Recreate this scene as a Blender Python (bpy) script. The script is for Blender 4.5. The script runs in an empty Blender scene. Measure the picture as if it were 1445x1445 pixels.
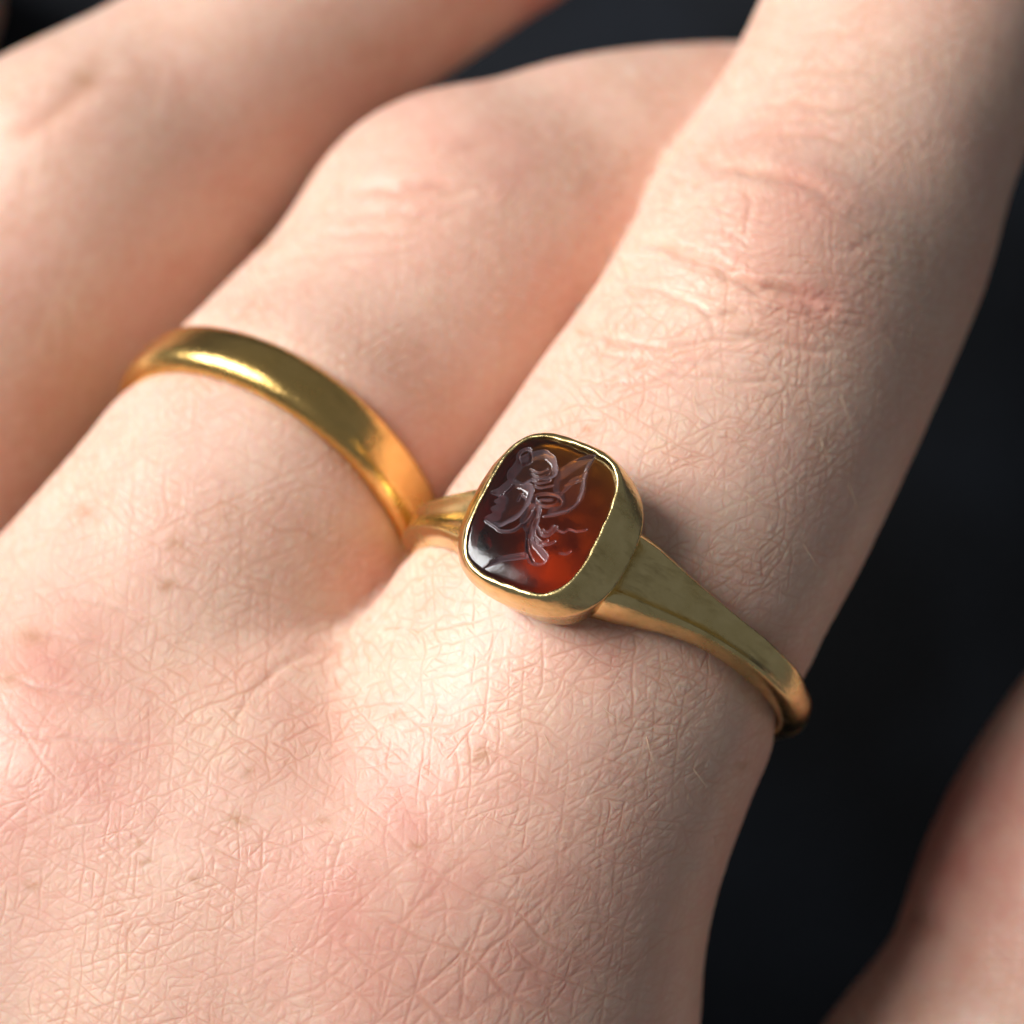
import bpy, math, random, time
from concurrent.futures import ThreadPoolExecutor
import numpy as np
from mathutils import Vector, Matrix

# ------------------------------------------------------------------ scale, camera, light
MM = 0.001                      # everything below is laid out in millimetres
H = 120.0                       # camera height above the level of the ring's stone (mm)
S = 34.0                        # photo pixels (1445 wide) per mm at that level
CX = CY = 722.5

T0 = time.time()
scene = bpy.context.scene
scene.render.engine = 'CYCLES'
scene.view_settings.view_transform = 'Standard'
scene.view_settings.look = 'None'
scene.view_settings.exposure = 0.0
scene.view_settings.gamma = 1.0
scene.cycles.use_denoising = True
scene.cycles.max_bounces = 10
scene.cycles.transmission_bounces = 8

cam_d = bpy.data.cameras.new('camera')
cam = bpy.data.objects.new('camera', cam_d)
scene.collection.objects.link(cam)
cam.location = (0, 0, H * MM)
cam_d.sensor_width = 36.0
cam_d.lens = 36.0 * H / (1445.0 / S)
cam_d.clip_start = 0.005
cam_d.clip_end = 20.0
cam_d.dof.use_dof = True
cam_d.dof.focus_distance = (H + 1.0) * MM
cam_d.dof.aperture_fstop = cam_d.lens / 3.1
scene.camera = cam

world = bpy.data.worlds.new('World')
scene.world = world
world.use_nodes = True
bg = world.node_tree.nodes['Background']
bg.inputs['Color'].default_value = (0.90, 0.95, 1.0, 1)
bg.inputs['Strength'].default_value = 0.155


def area_lamp(name, direction, dist, sx, sy, watts, color):
    d = bpy.data.lights.new(name, 'AREA')
    d.shape = 'RECTANGLE'
    d.size = sx
    d.size_y = sy
    d.energy = watts
    d.color = color
    o = bpy.data.objects.new(name, d)
    scene.collection.objects.link(o)
    v = Vector(direction).normalized()
    o.location = v * dist
    o.rotation_euler = (-v).to_track_quat('-Z', 'Y').to_euler()
    return o


# the window that lights the hand from the upper left
area_lamp('window_light', (-0.745, 0.41, 0.525), 1.3, 0.66, 0.92, 34.0, (1.0, 0.99, 0.98))


# ------------------------------------------------------------------ helpers
def P(u, v, z):
    """point (mm) seen at photo pixel u,v at height z"""
    f = (H - z) / H / S
    return np.array([(u - CX) * f, -(v - CY) * f, z])


def PR(rpx, z):
    return rpx / S * (H - z) / H


def to_px(p):
    f = S * H / (H - p[:, 2])
    return CX + p[:, 0] * f, CY - p[:, 1] * f


def unit(v):
    v = np.asarray(v, float)
    return v / np.linalg.norm(v)


def hash3(ix, iy, iz, k=0):
    with np.errstate(over='ignore'):
        h = (ix.astype(np.int32).view(np.uint32) * np.uint32(73856093)) ^ (iy.astype(np.int32).view(np.uint32) * np.uint32(19349663)) \
            ^ (iz.astype(np.int32).view(np.uint32) * np.uint32(83492791)) ^ np.uint32((k * 2654435761) & 0xffffffff)
        h = (h ^ (h >> np.uint32(15))) * np.uint32(2246822519)
        h = (h ^ (h >> np.uint32(13))) * np.uint32(3266489917)
        h ^= h >> np.uint32(16)
    return (h & np.uint32(0xffffff)).astype(np.float32) * np.float32(1.0 / 0x1000000)


def vnoise(p, k=0):
    """smooth value noise in -1..1"""
    p = p.astype(np.float32)
    f = np.floor(p)
    t = p - f
    t = t * t * (3 - 2 * t)
    i = f.astype(np.int32)
    X, Y, Z = i[:, 0], i[:, 1], i[:, 2]
    tx, ty, tz = t[:, 0], t[:, 1], t[:, 2]
    def row(dy, dz):
        a = hash3(X, Y + dy, Z + dz, k)
        b = hash3(X + 1, Y + dy, Z + dz, k)
        return a + (b - a) * tx
    a = row(0, 0)
    a += (row(1, 0) - a) * ty
    b = row(0, 1)
    b += (row(1, 1) - b) * ty
    return (a + (b - a) * tz) * 2 - 1


def threaded(fn, n, *arrays):
    """run fn over slices of the arrays on a few threads (numpy lets them run side by side)"""
    cuts = np.array_split(np.arange(n), max(1, n // 40000))
    with ThreadPoolExecutor(4) as ex:
        return np.concatenate(list(ex.map(lambda c: fn(*[a[c[0]:c[-1] + 1] for a in arrays]), cuts)))


def fbm(p, k=0, n=3):
    a, s, o = 1.0, 0.0, 0.0
    for j in range(n):
        o = o + a * vnoise(p * (2.03 ** j) + 17.3 * j, k + j)
        s += a
        a *= 0.5
    return o / s


def voronoi(p, k=0):
    """F1, F2 and the random id of the nearest cell"""
    p = p.astype(np.float32)
    f = np.floor(p).astype(np.int32)
    d1 = np.full(len(p), 9.0, np.float32)
    d2 = np.full(len(p), 9.0, np.float32)
    cid = np.zeros(len(p), np.float32)
    for dx in (-1, 0, 1):
        for dy in (-1, 0, 1):
            for dz in (-1, 0, 1):
                cx, cy, cz = f[:, 0] + dx, f[:, 1] + dy, f[:, 2] + dz
                qx = cx + hash3(cx, cy, cz, k)
                qy = cy + hash3(cx, cy, cz, k + 1)
                qz = cz + hash3(cx, cy, cz, k + 2)
                d = np.sqrt((p[:, 0] - qx) ** 2 + (p[:, 1] - qy) ** 2 + (p[:, 2] - qz) ** 2)
                near = d < d1
                d2 = np.where(near, d1, np.minimum(d2, d))
                cid = np.where(near, hash3(cx, cy, cz, k + 3), cid)
                d1 = np.where(near, d, d1)
    return d1, d2, cid


def make_mesh(name, verts, faces, mat, parent=None, smooth=True):
    """verts in mm; faces: list of tuples or an (n,4)/(n,3) array"""
    me = bpy.data.meshes.new(name)
    verts = np.asarray(verts, np.float64) * MM
    if isinstance(faces, np.ndarray):
        n, c = faces.shape
        me.vertices.add(len(verts))
        me.vertices.foreach_set('co', verts.astype(np.float32).ravel())
        me.loops.add(n * c)
        me.loops.foreach_set('vertex_index', faces.astype(np.int32).ravel())
        me.polygons.add(n)
        me.polygons.foreach_set('loop_start', np.arange(0, n * c, c, dtype=np.int32))
        me.polygons.foreach_set('loop_total', np.full(n, c, np.int32))
        me.update(calc_edges=True)
        me.validate()
    else:
        me.from_pydata([tuple(v) for v in verts], [], faces)
        me.update()
    if smooth:
        me.polygons.foreach_set('use_smooth', np.ones(len(me.polygons), bool))
    me.materials.append(mat)
    o = bpy.data.objects.new(name, me)
    scene.collection.objects.link(o)
    if parent is not None:
        o.parent = parent
    return o


def thing(o, label, cat, group=None):
    o['label'] = label
    o['category'] = cat
    if group:
        o['group'] = group
    return o


# ------------------------------------------------------------------ materials
def new_mat(name):
    m = bpy.data.materials.new(name)
    m.use_nodes = True
    nt = m.node_tree
    return m, nt, nt.nodes['Principled BSDF']


def node(nt, kind, **kw):
    n = nt.nodes.new(kind)
    for k, v in kw.items():
        setattr(n, k, v)
    return n


def mix_color(nt, fac, a, b, blend='MIX'):
    n = nt.nodes.new('ShaderNodeMix')
    n.data_type = 'RGBA'
    n.blend_type = blend
    for sock, val in ((n.inputs[0], fac), (n.inputs[6], a), (n.inputs[7], b)):
        if hasattr(val, 'is_linked'):
            nt.links.new(val, sock)
        else:
            sock.default_value = val
    return n.outputs[2]


def noise_tex(nt, scale, detail=3.0, rough=0.55, vec=None):
    n = nt.nodes.new('ShaderNodeTexNoise')
    n.inputs['Scale'].default_value = scale
    n.inputs['Detail'].default_value = detail
    n.inputs['Roughness'].default_value = rough
    if vec is not None:
        nt.links.new(vec, n.inputs['Vector'])
    return n


def ramp(nt, fac, stops):
    r = nt.nodes.new('ShaderNodeValToRGB')
    el = r.color_ramp.elements
    el[0].position, el[0].color = stops[0][0], stops[0][1]
    el[1].position, el[1].color = stops[-1][0], stops[-1][1]
    for pos, c in stops[1:-1]:
        e = el.new(pos)
        e.color = c
    nt.links.new(fac, r.inputs[0])
    return r.outputs[0]


def g(v):
    return (v, v, v, 1)


def skin_material():
    m, nt, b = new_mat('skin')
    at = node(nt, 'ShaderNodeAttribute', attribute_name='skin_tone')
    sep = node(nt, 'ShaderNodeSeparateColor')
    nt.links.new(at.outputs['Color'], sep.inputs[0])
    tc = node(nt, 'ShaderNodeTexCoord')
    n1 = noise_tex(nt, 260, 4, 0.6, tc.outputs['Object'])
    n2 = noise_tex(nt, 1500, 3, 0.6, tc.outputs['Object'])
    base = mix_color(nt, ramp(nt, n1.outputs['Fac'], [(0.35, g(0)), (0.68, g(1))]), SKIN_A, SKIN_B)
    base = mix_color(nt, ramp(nt, n2.outputs['Fac'], [(0.45, g(0)), (0.75, g(0.25))]), base, (0.66, 0.34, 0.25, 1))
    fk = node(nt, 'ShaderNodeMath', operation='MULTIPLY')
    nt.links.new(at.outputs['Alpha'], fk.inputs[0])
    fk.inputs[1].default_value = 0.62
    base = mix_color(nt, fk.outputs[0], base, (0.62, 0.31, 0.20, 1))      # pinker skin in the furrows, with their shade put into the colour
    base = mix_color(nt, sep.outputs['Red'], base, (0.62, 0.275, 0.215, 1))
    base = mix_color(nt, sep.outputs['Green'], base, (0.40, 0.175, 0.060, 1))
    nt.links.new(base, b.inputs['Base Color'])
    b.inputs['Subsurface Weight'].default_value = 1.0
    b.inputs['Subsurface Radius'].default_value = (1.0, 0.40, 0.24)
    b.inputs['Subsurface Scale'].default_value = 0.00055
    rr = node(nt, 'ShaderNodeMapRange')
    nt.links.new(n2.outputs['Fac'], rr.inputs['Value'])
    rr.inputs['To Min'].default_value = 0.34
    rr.inputs['To Max'].default_value = 0.50
    nt.links.new(rr.outputs[0], b.inputs['Roughness'])
    b.inputs['IOR'].default_value = 1.40
    n3 = noise_tex(nt, 4200, 3, 0.6, tc.outputs['Object'])
    bp = node(nt, 'ShaderNodeBump')
    bp.inputs['Strength'].default_value = 1.0
    bp.inputs['Distance'].default_value = 0.000014
    nt.links.new(n3.outputs['Fac'], bp.inputs['Height'])
    nt.links.new(bp.outputs[0], b.inputs['Normal'])
    return m


SKIN_A = (0.765, 0.56, 0.445, 1)
SKIN_B = (0.755, 0.505, 0.41, 1)
FINE_DEPTH, BIG_DEPTH = 0.033, 0.030
# angle of the lines over the hand (degrees), tilt into depth, spacing mm, width mm, seed, strength
FINE_FURROWS = [(84, 0.2, 0.50, 0.052, 100, 0.95), (20, 0.3, 0.39, 0.050, 120, 1.0), (-26, 0.3, 0.43, 0.052, 140, 1.0), (50, 0.2, 0.52, 0.050, 160, 0.85),
                (-60, 0.2, 0.62, 0.046, 180, 0.7)]
BIG_FURROWS = [(40, 0.2, 1.3, 0.085, 200, 1.0), (-34, 0.2, 1.5, 0.095, 220, 1.0), (74, 0.1, 1.4, 0.08, 240, 0.8), (5, 0.2, 1.9, 0.08, 260, 0.7)]


def gold_material(name, col, r0, r1, wear, patina):
    m, nt, b = new_mat(name)
    tc = node(nt, 'ShaderNodeTexCoord')
    n1 = noise_tex(nt, 420, 5, 0.65, tc.outputs['Object'])
    n2 = noise_tex(nt, 3200, 4, 0.7, tc.outputs['Object'])
    c = mix_color(nt, ramp(nt, n1.outputs['Fac'], [(0.40, g(0)), (0.72, g(1))]), col,
                  (col[0] * 0.72, col[1] * 0.70, col[2] * 0.60, 1))
    mp2 = node(nt, 'ShaderNodeMapping')
    nt.links.new(tc.outputs['Object'], mp2.inputs['Vector'])
    mp2.inputs['Rotation'].default_value = (0.2, 0.9, 0.1)
    mp2.inputs['Scale'].default_value = (260, 1500, 500)
    n4 = noise_tex(nt, 1.0, 5, 0.7, mp2.outputs[0])
    c = mix_color(nt, ramp(nt, n4.outputs['Fac'], [(0.52, g(0)), (0.72, g(patina))]), c, (0.30, 0.20, 0.07, 1))
    nt.links.new(c, b.inputs['Base Color'])
    b.inputs['Metallic'].default_value = 1.0
    rr = node(nt, 'ShaderNodeMapRange')
    nt.links.new(n1.outputs['Fac'], rr.inputs['Value'])
    rr.inputs['From Min'].default_value = 0.3
    rr.inputs['From Max'].default_value = 0.7
    rr.inputs['To Min'].default_value = r0
    rr.inputs['To Max'].default_value = r1
    nt.links.new(rr.outputs[0], b.inputs['Roughness'])
    # fine hairline scratches: noise stretched along one way
    mp = node(nt, 'ShaderNodeMapping')
    nt.links.new(tc.outputs['Object'], mp.inputs['Vector'])
    mp.inputs['Rotation'].default_value = (0.3, 0.5, 0.6)
    mp.inputs['Scale'].default_value = (600, 7000, 2500)
    n3 = noise_tex(nt, 1.0, 3, 0.6, mp.outputs[0])
    mul = node(nt, 'ShaderNodeMath', operation='ADD')
    nt.links.new(n2.outputs['Fac'], mul.inputs[0])
    nt.links.new(n3.outputs['Fac'], mul.inputs[1])
    bp = node(nt, 'ShaderNodeBump')
    bp.inputs['Strength'].default_value = wear
    bp.inputs['Distance'].default_value = 0.00003
    nt.links.new(mul.outputs[0], bp.inputs['Height'])
    nt.links.new(bp.outputs[0], b.inputs['Normal'])
    return m


def stone_material():
    m, nt, b = new_mat('carnelian')
    out = nt.nodes['Material Output']
    tc = node(nt, 'ShaderNodeTexCoord')
    b.inputs['Base Color'].default_value = (1, 1, 1, 1)
    at = node(nt, 'ShaderNodeAttribute', attribute_name='engraved')     # frosted cuts, strongest on steep edges where glints are painted
    mr = node(nt, 'ShaderNodeMapRange')
    nt.links.new(at.outputs['Fac'], mr.inputs['Value'])
    mr.inputs['To Min'].default_value = 0.12
    mr.inputs['To Max'].default_value = 0.20
    nt.links.new(mr.outputs[0], b.inputs['Roughness'])
    b.inputs['IOR'].default_value = 1.54
    b.inputs['Transmission Weight'].default_value = 1.0
    n2 = noise_tex(nt, 2600, 3, 0.6, tc.outputs['Object'])
    bp = node(nt, 'ShaderNodeBump')
    bp.inputs['Strength'].default_value = 0.15
    bp.inputs['Distance'].default_value = 0.00003
    nt.links.new(n2.outputs['Fac'], bp.inputs['Height'])
    nt.links.new(bp.outputs[0], b.inputs['Normal'])
    va = nt.nodes.new('ShaderNodeVolumeAbsorption')
    va.inputs['Color'].default_value = (0.80, 0.60, 0.12, 1)
    va.inputs['Density'].default_value = 1700.0
    nt.links.new(va.outputs[0], out.inputs['Volume'])
    df = nt.nodes.new('ShaderNodeBsdfDiffuse')                # pale lilac on the frosted cut edges, painting in their glints
    df.inputs['Color'].default_value = (0.55, 0.44, 0.50, 1)
    nt.links.new(bp.outputs[0], df.inputs['Normal'])
    fq = node(nt, 'ShaderNodeMath', operation='MULTIPLY')
    nt.links.new(at.outputs['Fac'], fq.inputs[0])
    fq.inputs[1].default_value = 0.16
    ms = nt.nodes.new('ShaderNodeMixShader')
    nt.links.new(fq.outputs[0], ms.inputs[0])
    nt.links.new(b.outputs[0], ms.inputs[1])
    nt.links.new(df.outputs[0], ms.inputs[2])
    nt.links.new(ms.outputs[0], out.inputs['Surface'])
    return m


def cloth_material():
    m, nt, b = new_mat('dark_cloth')
    tc = node(nt, 'ShaderNodeTexCoord')
    n1 = noise_tex(nt, 28, 3, 0.6, tc.outputs['Object'])
    c = mix_color(nt, ramp(nt, n1.outputs['Fac'], [(0.36, g(0)), (0.66, g(1))]), (0.0008, 0.0010, 0.0015, 1), (0.010, 0.0135, 0.020, 1))
    nt.links.new(c, b.inputs['Base Color'])
    b.inputs['Roughness'].default_value = 0.85
    b.inputs['Specular IOR Level'].default_value = 0.25
    b.inputs['Sheen Weight'].default_value = 0.10
    b.inputs['Sheen Tint'].default_value = (0.45, 0.55, 0.75, 1)
    w = nt.nodes.new('ShaderNodeTexWave')
    w.inputs['Scale'].default_value = 900
    w.inputs['Distortion'].default_value = 1.0
    nt.links.new(tc.outputs['Object'], w.inputs['Vector'])
    bp = node(nt, 'ShaderNodeBump')
    bp.inputs['Strength'].default_value = 0.5
    bp.inputs['Distance'].default_value = 0.0002
    nt.links.new(w.outputs['Fac'], bp.inputs['Height'])
    nt.links.new(bp.outputs[0], b.inputs['Normal'])
    return m


SKIN = skin_material()
GOLD_BAND = gold_material('yellow_gold', (0.90, 0.58, 0.20, 1), 0.12, 0.32, 0.70, 0.40)
GOLD_SIGNET = gold_material('old_gold', (0.84, 0.65, 0.31, 1), 0.12, 0.34, 0.45, 0.55)
STONE = stone_material()
CLOTH = cloth_material()

# ------------------------------------------------------------------ the dark cloth under the hand
def cloth():
    n = 160
    xs = np.linspace(-260, 260, n)
    X, Y = np.meshgrid(xs, xs, indexing='ij')
    p = np.stack([X.ravel(), Y.ravel(), np.zeros(n * n)], 1)
    z = -74 + 5.0 * fbm(p / 60.0, 3, 3)
    d = p[:, 0] * 0.55 + p[:, 1] * 0.83 + 10 * vnoise(p / 45.0, 9)
    z += 3.5 * np.exp(-((d - 6) / 5.0) ** 2) + 3.0 * np.exp(-((d - 38) / 6.0) ** 2) + 2.5 * np.exp(-((d + 34) / 7.0) ** 2)
    p[:, 2] = z
    i = np.arange(n * n).reshape(n, n)
    f = np.stack([i[:-1, :-1], i[1:, :-1], i[1:, 1:], i[:-1, 1:]], -1).reshape(-1, 4)
    o = make_mesh('cloth', p, f, CLOTH)
    thing(o, 'dark navy cloth with soft folds, blurred behind the hand', 'cloth')


cloth()

# ------------------------------------------------------------------ the hand as one signed distance field
# control points: photo px u, v, height z (mm), radius in photo px
INDEX = [(575, 1500, -15.5, 378), (708, 1170, -11.8, 316), (857, 872, -12.0, 284), (985, 660, -14.5, 268), (1090, 480, -18, 246),
         (1160, 330, -21, 240), (1220, 195, -23.5, 219), (1305, 0, -27, 214), (1395, -250, -33, 208), (1460, -480, -41, 195), (1505, -640, -49, 150)]
MIDDLE = [(-50, 1330, -17, 350), (180, 985, -16.5, 285), (385, 690, -19, 246), (525, 535, -23.0, 240), (662, 395, -26.0, 236),
         (775, 337, -28.5, 234), (890, 300, -31, 228), (1060, 285, -37, 221), (1180, 310, -48, 200), (1220, 340, -60, 150)]
RING = [(-520, 1180, -24, 320), (-300, 850, -28, 285), (-100, 540, -31, 265), (110, 325, -33, 245), (255, 188, -34, 203), (405, 68, -36, 168),
        (590, -48, -40, 150), (770, -160, -46, 140), (880, -220, -52, 110)]
LITTLE = [(-900, 1150, -36, 280), (-740, 780, -42, 235), (-600, 480, -48, 220), (-470, 260, -53, 195), (-280, 80, -60, 175), (-140, 0, -66, 140)]
THUMB = [(500, 3150, -36, 380), (930, 2430, -33, 330), (1240, 1900, -27, 285), (1375, 1640, -25, 282), (1478, 1445, -24, 248),
         (1600, 1250, -24, 290), (1705, 1060, -26, 262), (1800, 900, -30, 170)]
META = [[(575, 1500, -15.5, 378), (430, 2100, -19, 400), (250, 2800, -23, 420), (80, 3400, -24, 430)],
        [(-50, 1330, -17, 350), (-80, 2000, -16, 380), (-80, 2800, -18, 410), (-60, 3400, -22, 430)],
        [(-520, 1180, -24, 320), (-470, 1900, -21, 360), (-320, 2700, -21, 400), (-180, 3400, -24, 420)],
        [(-900, 1150, -36, 280), (-780, 1900, -30, 330), (-540, 2700, -26, 380), (-280, 3400, -27, 410)],
        [(80, 3400, -24, 430), (40, 4000, -26, 430), (0, 4600, -27, 450)],
        [(-280, 3400, -27, 410), (-260, 4000, -28, 430), (-240, 4600, -29, 450)],
        [(500, 3150, -36, 380), (300, 2500, -28, 380), (150, 1900, -24, 350)]]


def spline(ctrl, sub=5):
    """Catmull-Rom through the control points -> (n,4) array of x,y,z,r in mm"""
    pts = []
    for u, v, z, r in ctrl:
        p = P(u, v, z)
        pts.append([p[0], p[1], p[2], PR(r, z)])
    pts = np.array(pts)
    ext = np.vstack([2 * pts[0] - pts[1], pts, 2 * pts[-1] - pts[-2]])
    ext[0, 3], ext[-1, 3] = pts[0, 3], pts[-1, 3]
    out = []
    for i in range(1, len(ext) - 2):
        p0, p1, p2, p3 = ext[i - 1], ext[i], ext[i + 1], ext[i + 2]
        for k in range(sub):
            t = k / sub
            out.append(0.5 * (2 * p1 + (p2 - p0) * t + (2 * p0 - 5 * p1 + 4 * p2 - p3) * t * t + (3 * p1 - p0 - 3 * p2 + p3) * t ** 3))
    out.append(pts[-1])
    return np.array(out, np.float32)


def smin(a, b, k):
    k = 1.45 * k
    h = np.clip(k - np.abs(a - b), 0, None) / k
    return np.minimum(a, b) - h * h * h * k * (1.0 / 6.0)


def chain_sdf(p, ch, pad=9.0):
    """distance to a chain of tapering capsules; points further off than `pad` just get a large value"""
    r = ch[:, 3].max()
    lo = ch[:, :3].min(0) - r - pad
    hi = ch[:, :3].max(0) + r + pad
    d = np.full(len(p), 30.0, np.float32)
    m = np.nonzero(np.all((p > lo) & (p < hi), axis=1))[0]
    if not len(m):
        return d
    pm = p[m]
    best = np.full(len(m), 30.0, np.float32)
    for a, b in zip(ch[:-1], ch[1:]):
        ba = (b[:3] - a[:3])
        l2 = float(ba @ ba)
        pa = pm - a[:3]
        l = math.sqrt(l2)
        x = (pa @ ba) / l
        y2 = np.maximum(np.einsum('ij,ij->i', pa, pa) - x * x, 0)
        sl = min(0.9, max(-0.9, float(b[3] - a[3]) / l))
        h = np.clip(x + np.sqrt(y2) * (sl / math.sqrt(1 - sl * sl)), 0, l)
        np.minimum(best, np.sqrt((x - h) ** 2 + y2) - (a[3] + sl * h), out=best)
    d[m] = best
    return d


def blob(u, v, z, rpx):
    return (P(u, v, z).astype(np.float32), float(PR(rpx, z)))


CH = {n: spline(c) for n, c in (('index', INDEX), ('middle', MIDDLE), ('ring', RING), ('little', LITTLE), ('thumb', THUMB))}
CH_META = [spline(c, 3) for c in META]
WEBS = [blob(400, 1110, -12.2, 205), blob(525, 850, -20.0, 95), blob(330, 1220, -12.4, 255), blob(300, 1400, -14.5, 320), blob(180, 1130, -15.5, 270), blob(-170, 1040, -26, 230),
        blob(-640, 1150, -38, 220), blob(900, 2300, -34, 330)]
BUMPS = {'index': [blob(1085, 410, -14.6, 160)],
         'middle': [blob(655, 320, -23.6, 140), blob(600, 310, -26.5, 130)],
         'ring': [blob(95, 255, -29.5, 160)],
         'thumb': []}
PALM_BUMPS = [blob(560, 1270, -8.0, 190), blob(90, 1080, -11.0, 170), blob(-420, 1130, -20, 170)]


def hand_sdf(p):
    return threaded(hand_sdf_part, len(p), p.astype(np.float32))


def hand_sdf_part(p, gap=False):
    palm = None
    for ch in CH_META:
        d = chain_sdf(p, ch)
        palm = d if palm is None else smin(palm, d, 9.0)
    for c, r in PALM_BUMPS:
        palm = smin(palm, np.linalg.norm(p - c, axis=1) - r, 6.0)
    for c, r in WEBS:
        palm = smin(palm, np.linalg.norm(p - c, axis=1) - r, 5.0)
    tot = None
    raw = []
    for n, ch in CH.items():
        d = chain_sdf(p, ch)
        for c, r in BUMPS.get(n, []):
            d = smin(d, np.linalg.norm(p - c, axis=1) - r, 4.0)
        k = 9.0 if n == 'thumb' else 3.2
        raw.append(d)
        d = smin(palm, d, k)
        tot = d if tot is None else smin(tot, d, 0.6)
    if gap:          # how far the next finger is: 0 in the creases between fingers
        raw = np.sort(np.stack(raw), 0)
        return raw[1] - raw[0] + 6 * np.clip((1.6 - (palm - tot)) / 1.3, 0, 1)
    return tot


def grad(p, e=0.05):
    g_ = np.zeros((len(p), 3))
    for s in ((1, -1, -1), (-1, -1, 1), (-1, 1, -1), (1, 1, 1)):
        s = np.array(s, float)
        g_ += s * hand_sdf(p + s * e)[:, None]
    return g_ / (np.linalg.norm(g_, axis=1, keepdims=True) + 1e-12)


def surface_nets(lo, hi, h):
    n = [int(math.ceil((b - a) / h)) + 1 for a, b in zip(lo, hi)]
    ax = [lo[i] + h * np.arange(n[i]) for i in range(3)]
    # every fourth point first; the full grid only where the surface is near
    st = 4
    m = [(k + st - 1) // st for k in n]
    X, Y, Z = np.meshgrid(*[lo[i] + h * (st * np.arange(m[i]) + 0.5 * (st - 1)) for i in range(3)], indexing='ij')
    C = hand_sdf(np.stack([X.ravel(), Y.ravel(), Z.ravel()], 1)).reshape(X.shape)
    G = np.repeat(np.repeat(np.repeat(C, st, 0), st, 1), st, 2)[:n[0], :n[1], :n[2]].copy()
    near = np.argwhere(np.abs(G) < 4.0)
    G[near[:, 0], near[:, 1], near[:, 2]] = hand_sdf(np.array(lo) + h * near)
    ins = G < 0
    # cells with mixed corners
    c = [ins[dx:n[0] - 1 + dx, dy:n[1] - 1 + dy, dz:n[2] - 1 + dz] for dx in (0, 1) for dy in (0, 1) for dz in (0, 1)]
    s = sum(x.astype(np.int8) for x in c)
    mixed = (s > 0) & (s < 8)
    idx = np.full(mixed.shape, -1, np.int64)
    ci = np.argwhere(mixed)
    idx[mixed] = np.arange(len(ci))
    acc = np.zeros((len(ci), 3))
    cnt = np.zeros(len(ci))
    corner = [(dx, dy, dz) for dx in (0, 1) for dy in (0, 1) for dz in (0, 1)]
    for a in corner:
        for b in corner:
            if sum(abs(x - y) for x, y in zip(a, b)) == 1 and a < b:
                ga = G[ci[:, 0] + a[0], ci[:, 1] + a[1], ci[:, 2] + a[2]]
                gb = G[ci[:, 0] + b[0], ci[:, 1] + b[1], ci[:, 2] + b[2]]
                cr = (ga < 0) != (gb < 0)
                t = np.where(cr, ga / np.where(ga == gb, 1, ga - gb), 0)
                pt = np.array(a) + t[:, None] * (np.array(b) - np.array(a))
                acc += np.where(cr[:, None], pt, 0)
                cnt += cr
    v = np.array(lo) + h * (ci + acc / cnt[:, None])
    quads = []
    for axis in range(3):
        o1, o2 = (axis + 1) % 3, (axis + 2) % 3
        sl_a = [slice(1, n[k] - 1) for k in range(3)]
        sl_a[axis] = slice(0, n[axis] - 1)
        sl_b = list(sl_a)
        sl_b[axis] = slice(1, n[axis])
        A, B = ins[tuple(sl_a)], ins[tuple(sl_b)]
        e = np.argwhere(A != B)
        flip = A[A != B]
        off = np.ones(3, int)
        off[axis] = 0
        e = e + off
        def cell(d1, d2):
            q = e.copy()
            q[:, o1] -= d1
            q[:, o2] -= d2
            return idx[q[:, 0], q[:, 1], q[:, 2]]
        q = np.stack([cell(1, 1), cell(0, 1), cell(0, 0), cell(1, 0)], 1)
        q[~flip] = q[~flip][:, ::-1]
        quads.append(q)
    return v, np.concatenate(quads)


def project(v, n=3):
    for _ in range(n):
        d = hand_sdf(v)
        v = v - grad(v) * np.clip(d, -0.6, 0.6)[:, None]
    return v


# ---- ring frames (needed for the small dents the rings press into the skin)
def ring_frame(c, top, axis_px):
    """origin, right, axis, up: `top` is a point above the ring's centre"""
    n = unit(top - c)
    ax = np.array([axis_px[0], -axis_px[1], 0.0])
    m = -(n @ ax) / n[2]
    a = unit(ax + np.array([0, 0, m]))
    r = np.cross(a, n)
    return c, r, a, n


SIG = ring_frame(P(855, 884, -11.4), P(772, 735, 0.0), (0.45, -0.893))
_c = P(395, 676, -19)
_a = unit([0.6 * 0.86, 0.8 * 0.86, -0.51])
_n = unit(np.array([0, 0, 1.0]) - _a * _a[2])
BAND = (_c, np.cross(_a, _n), _a, _n)

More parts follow.
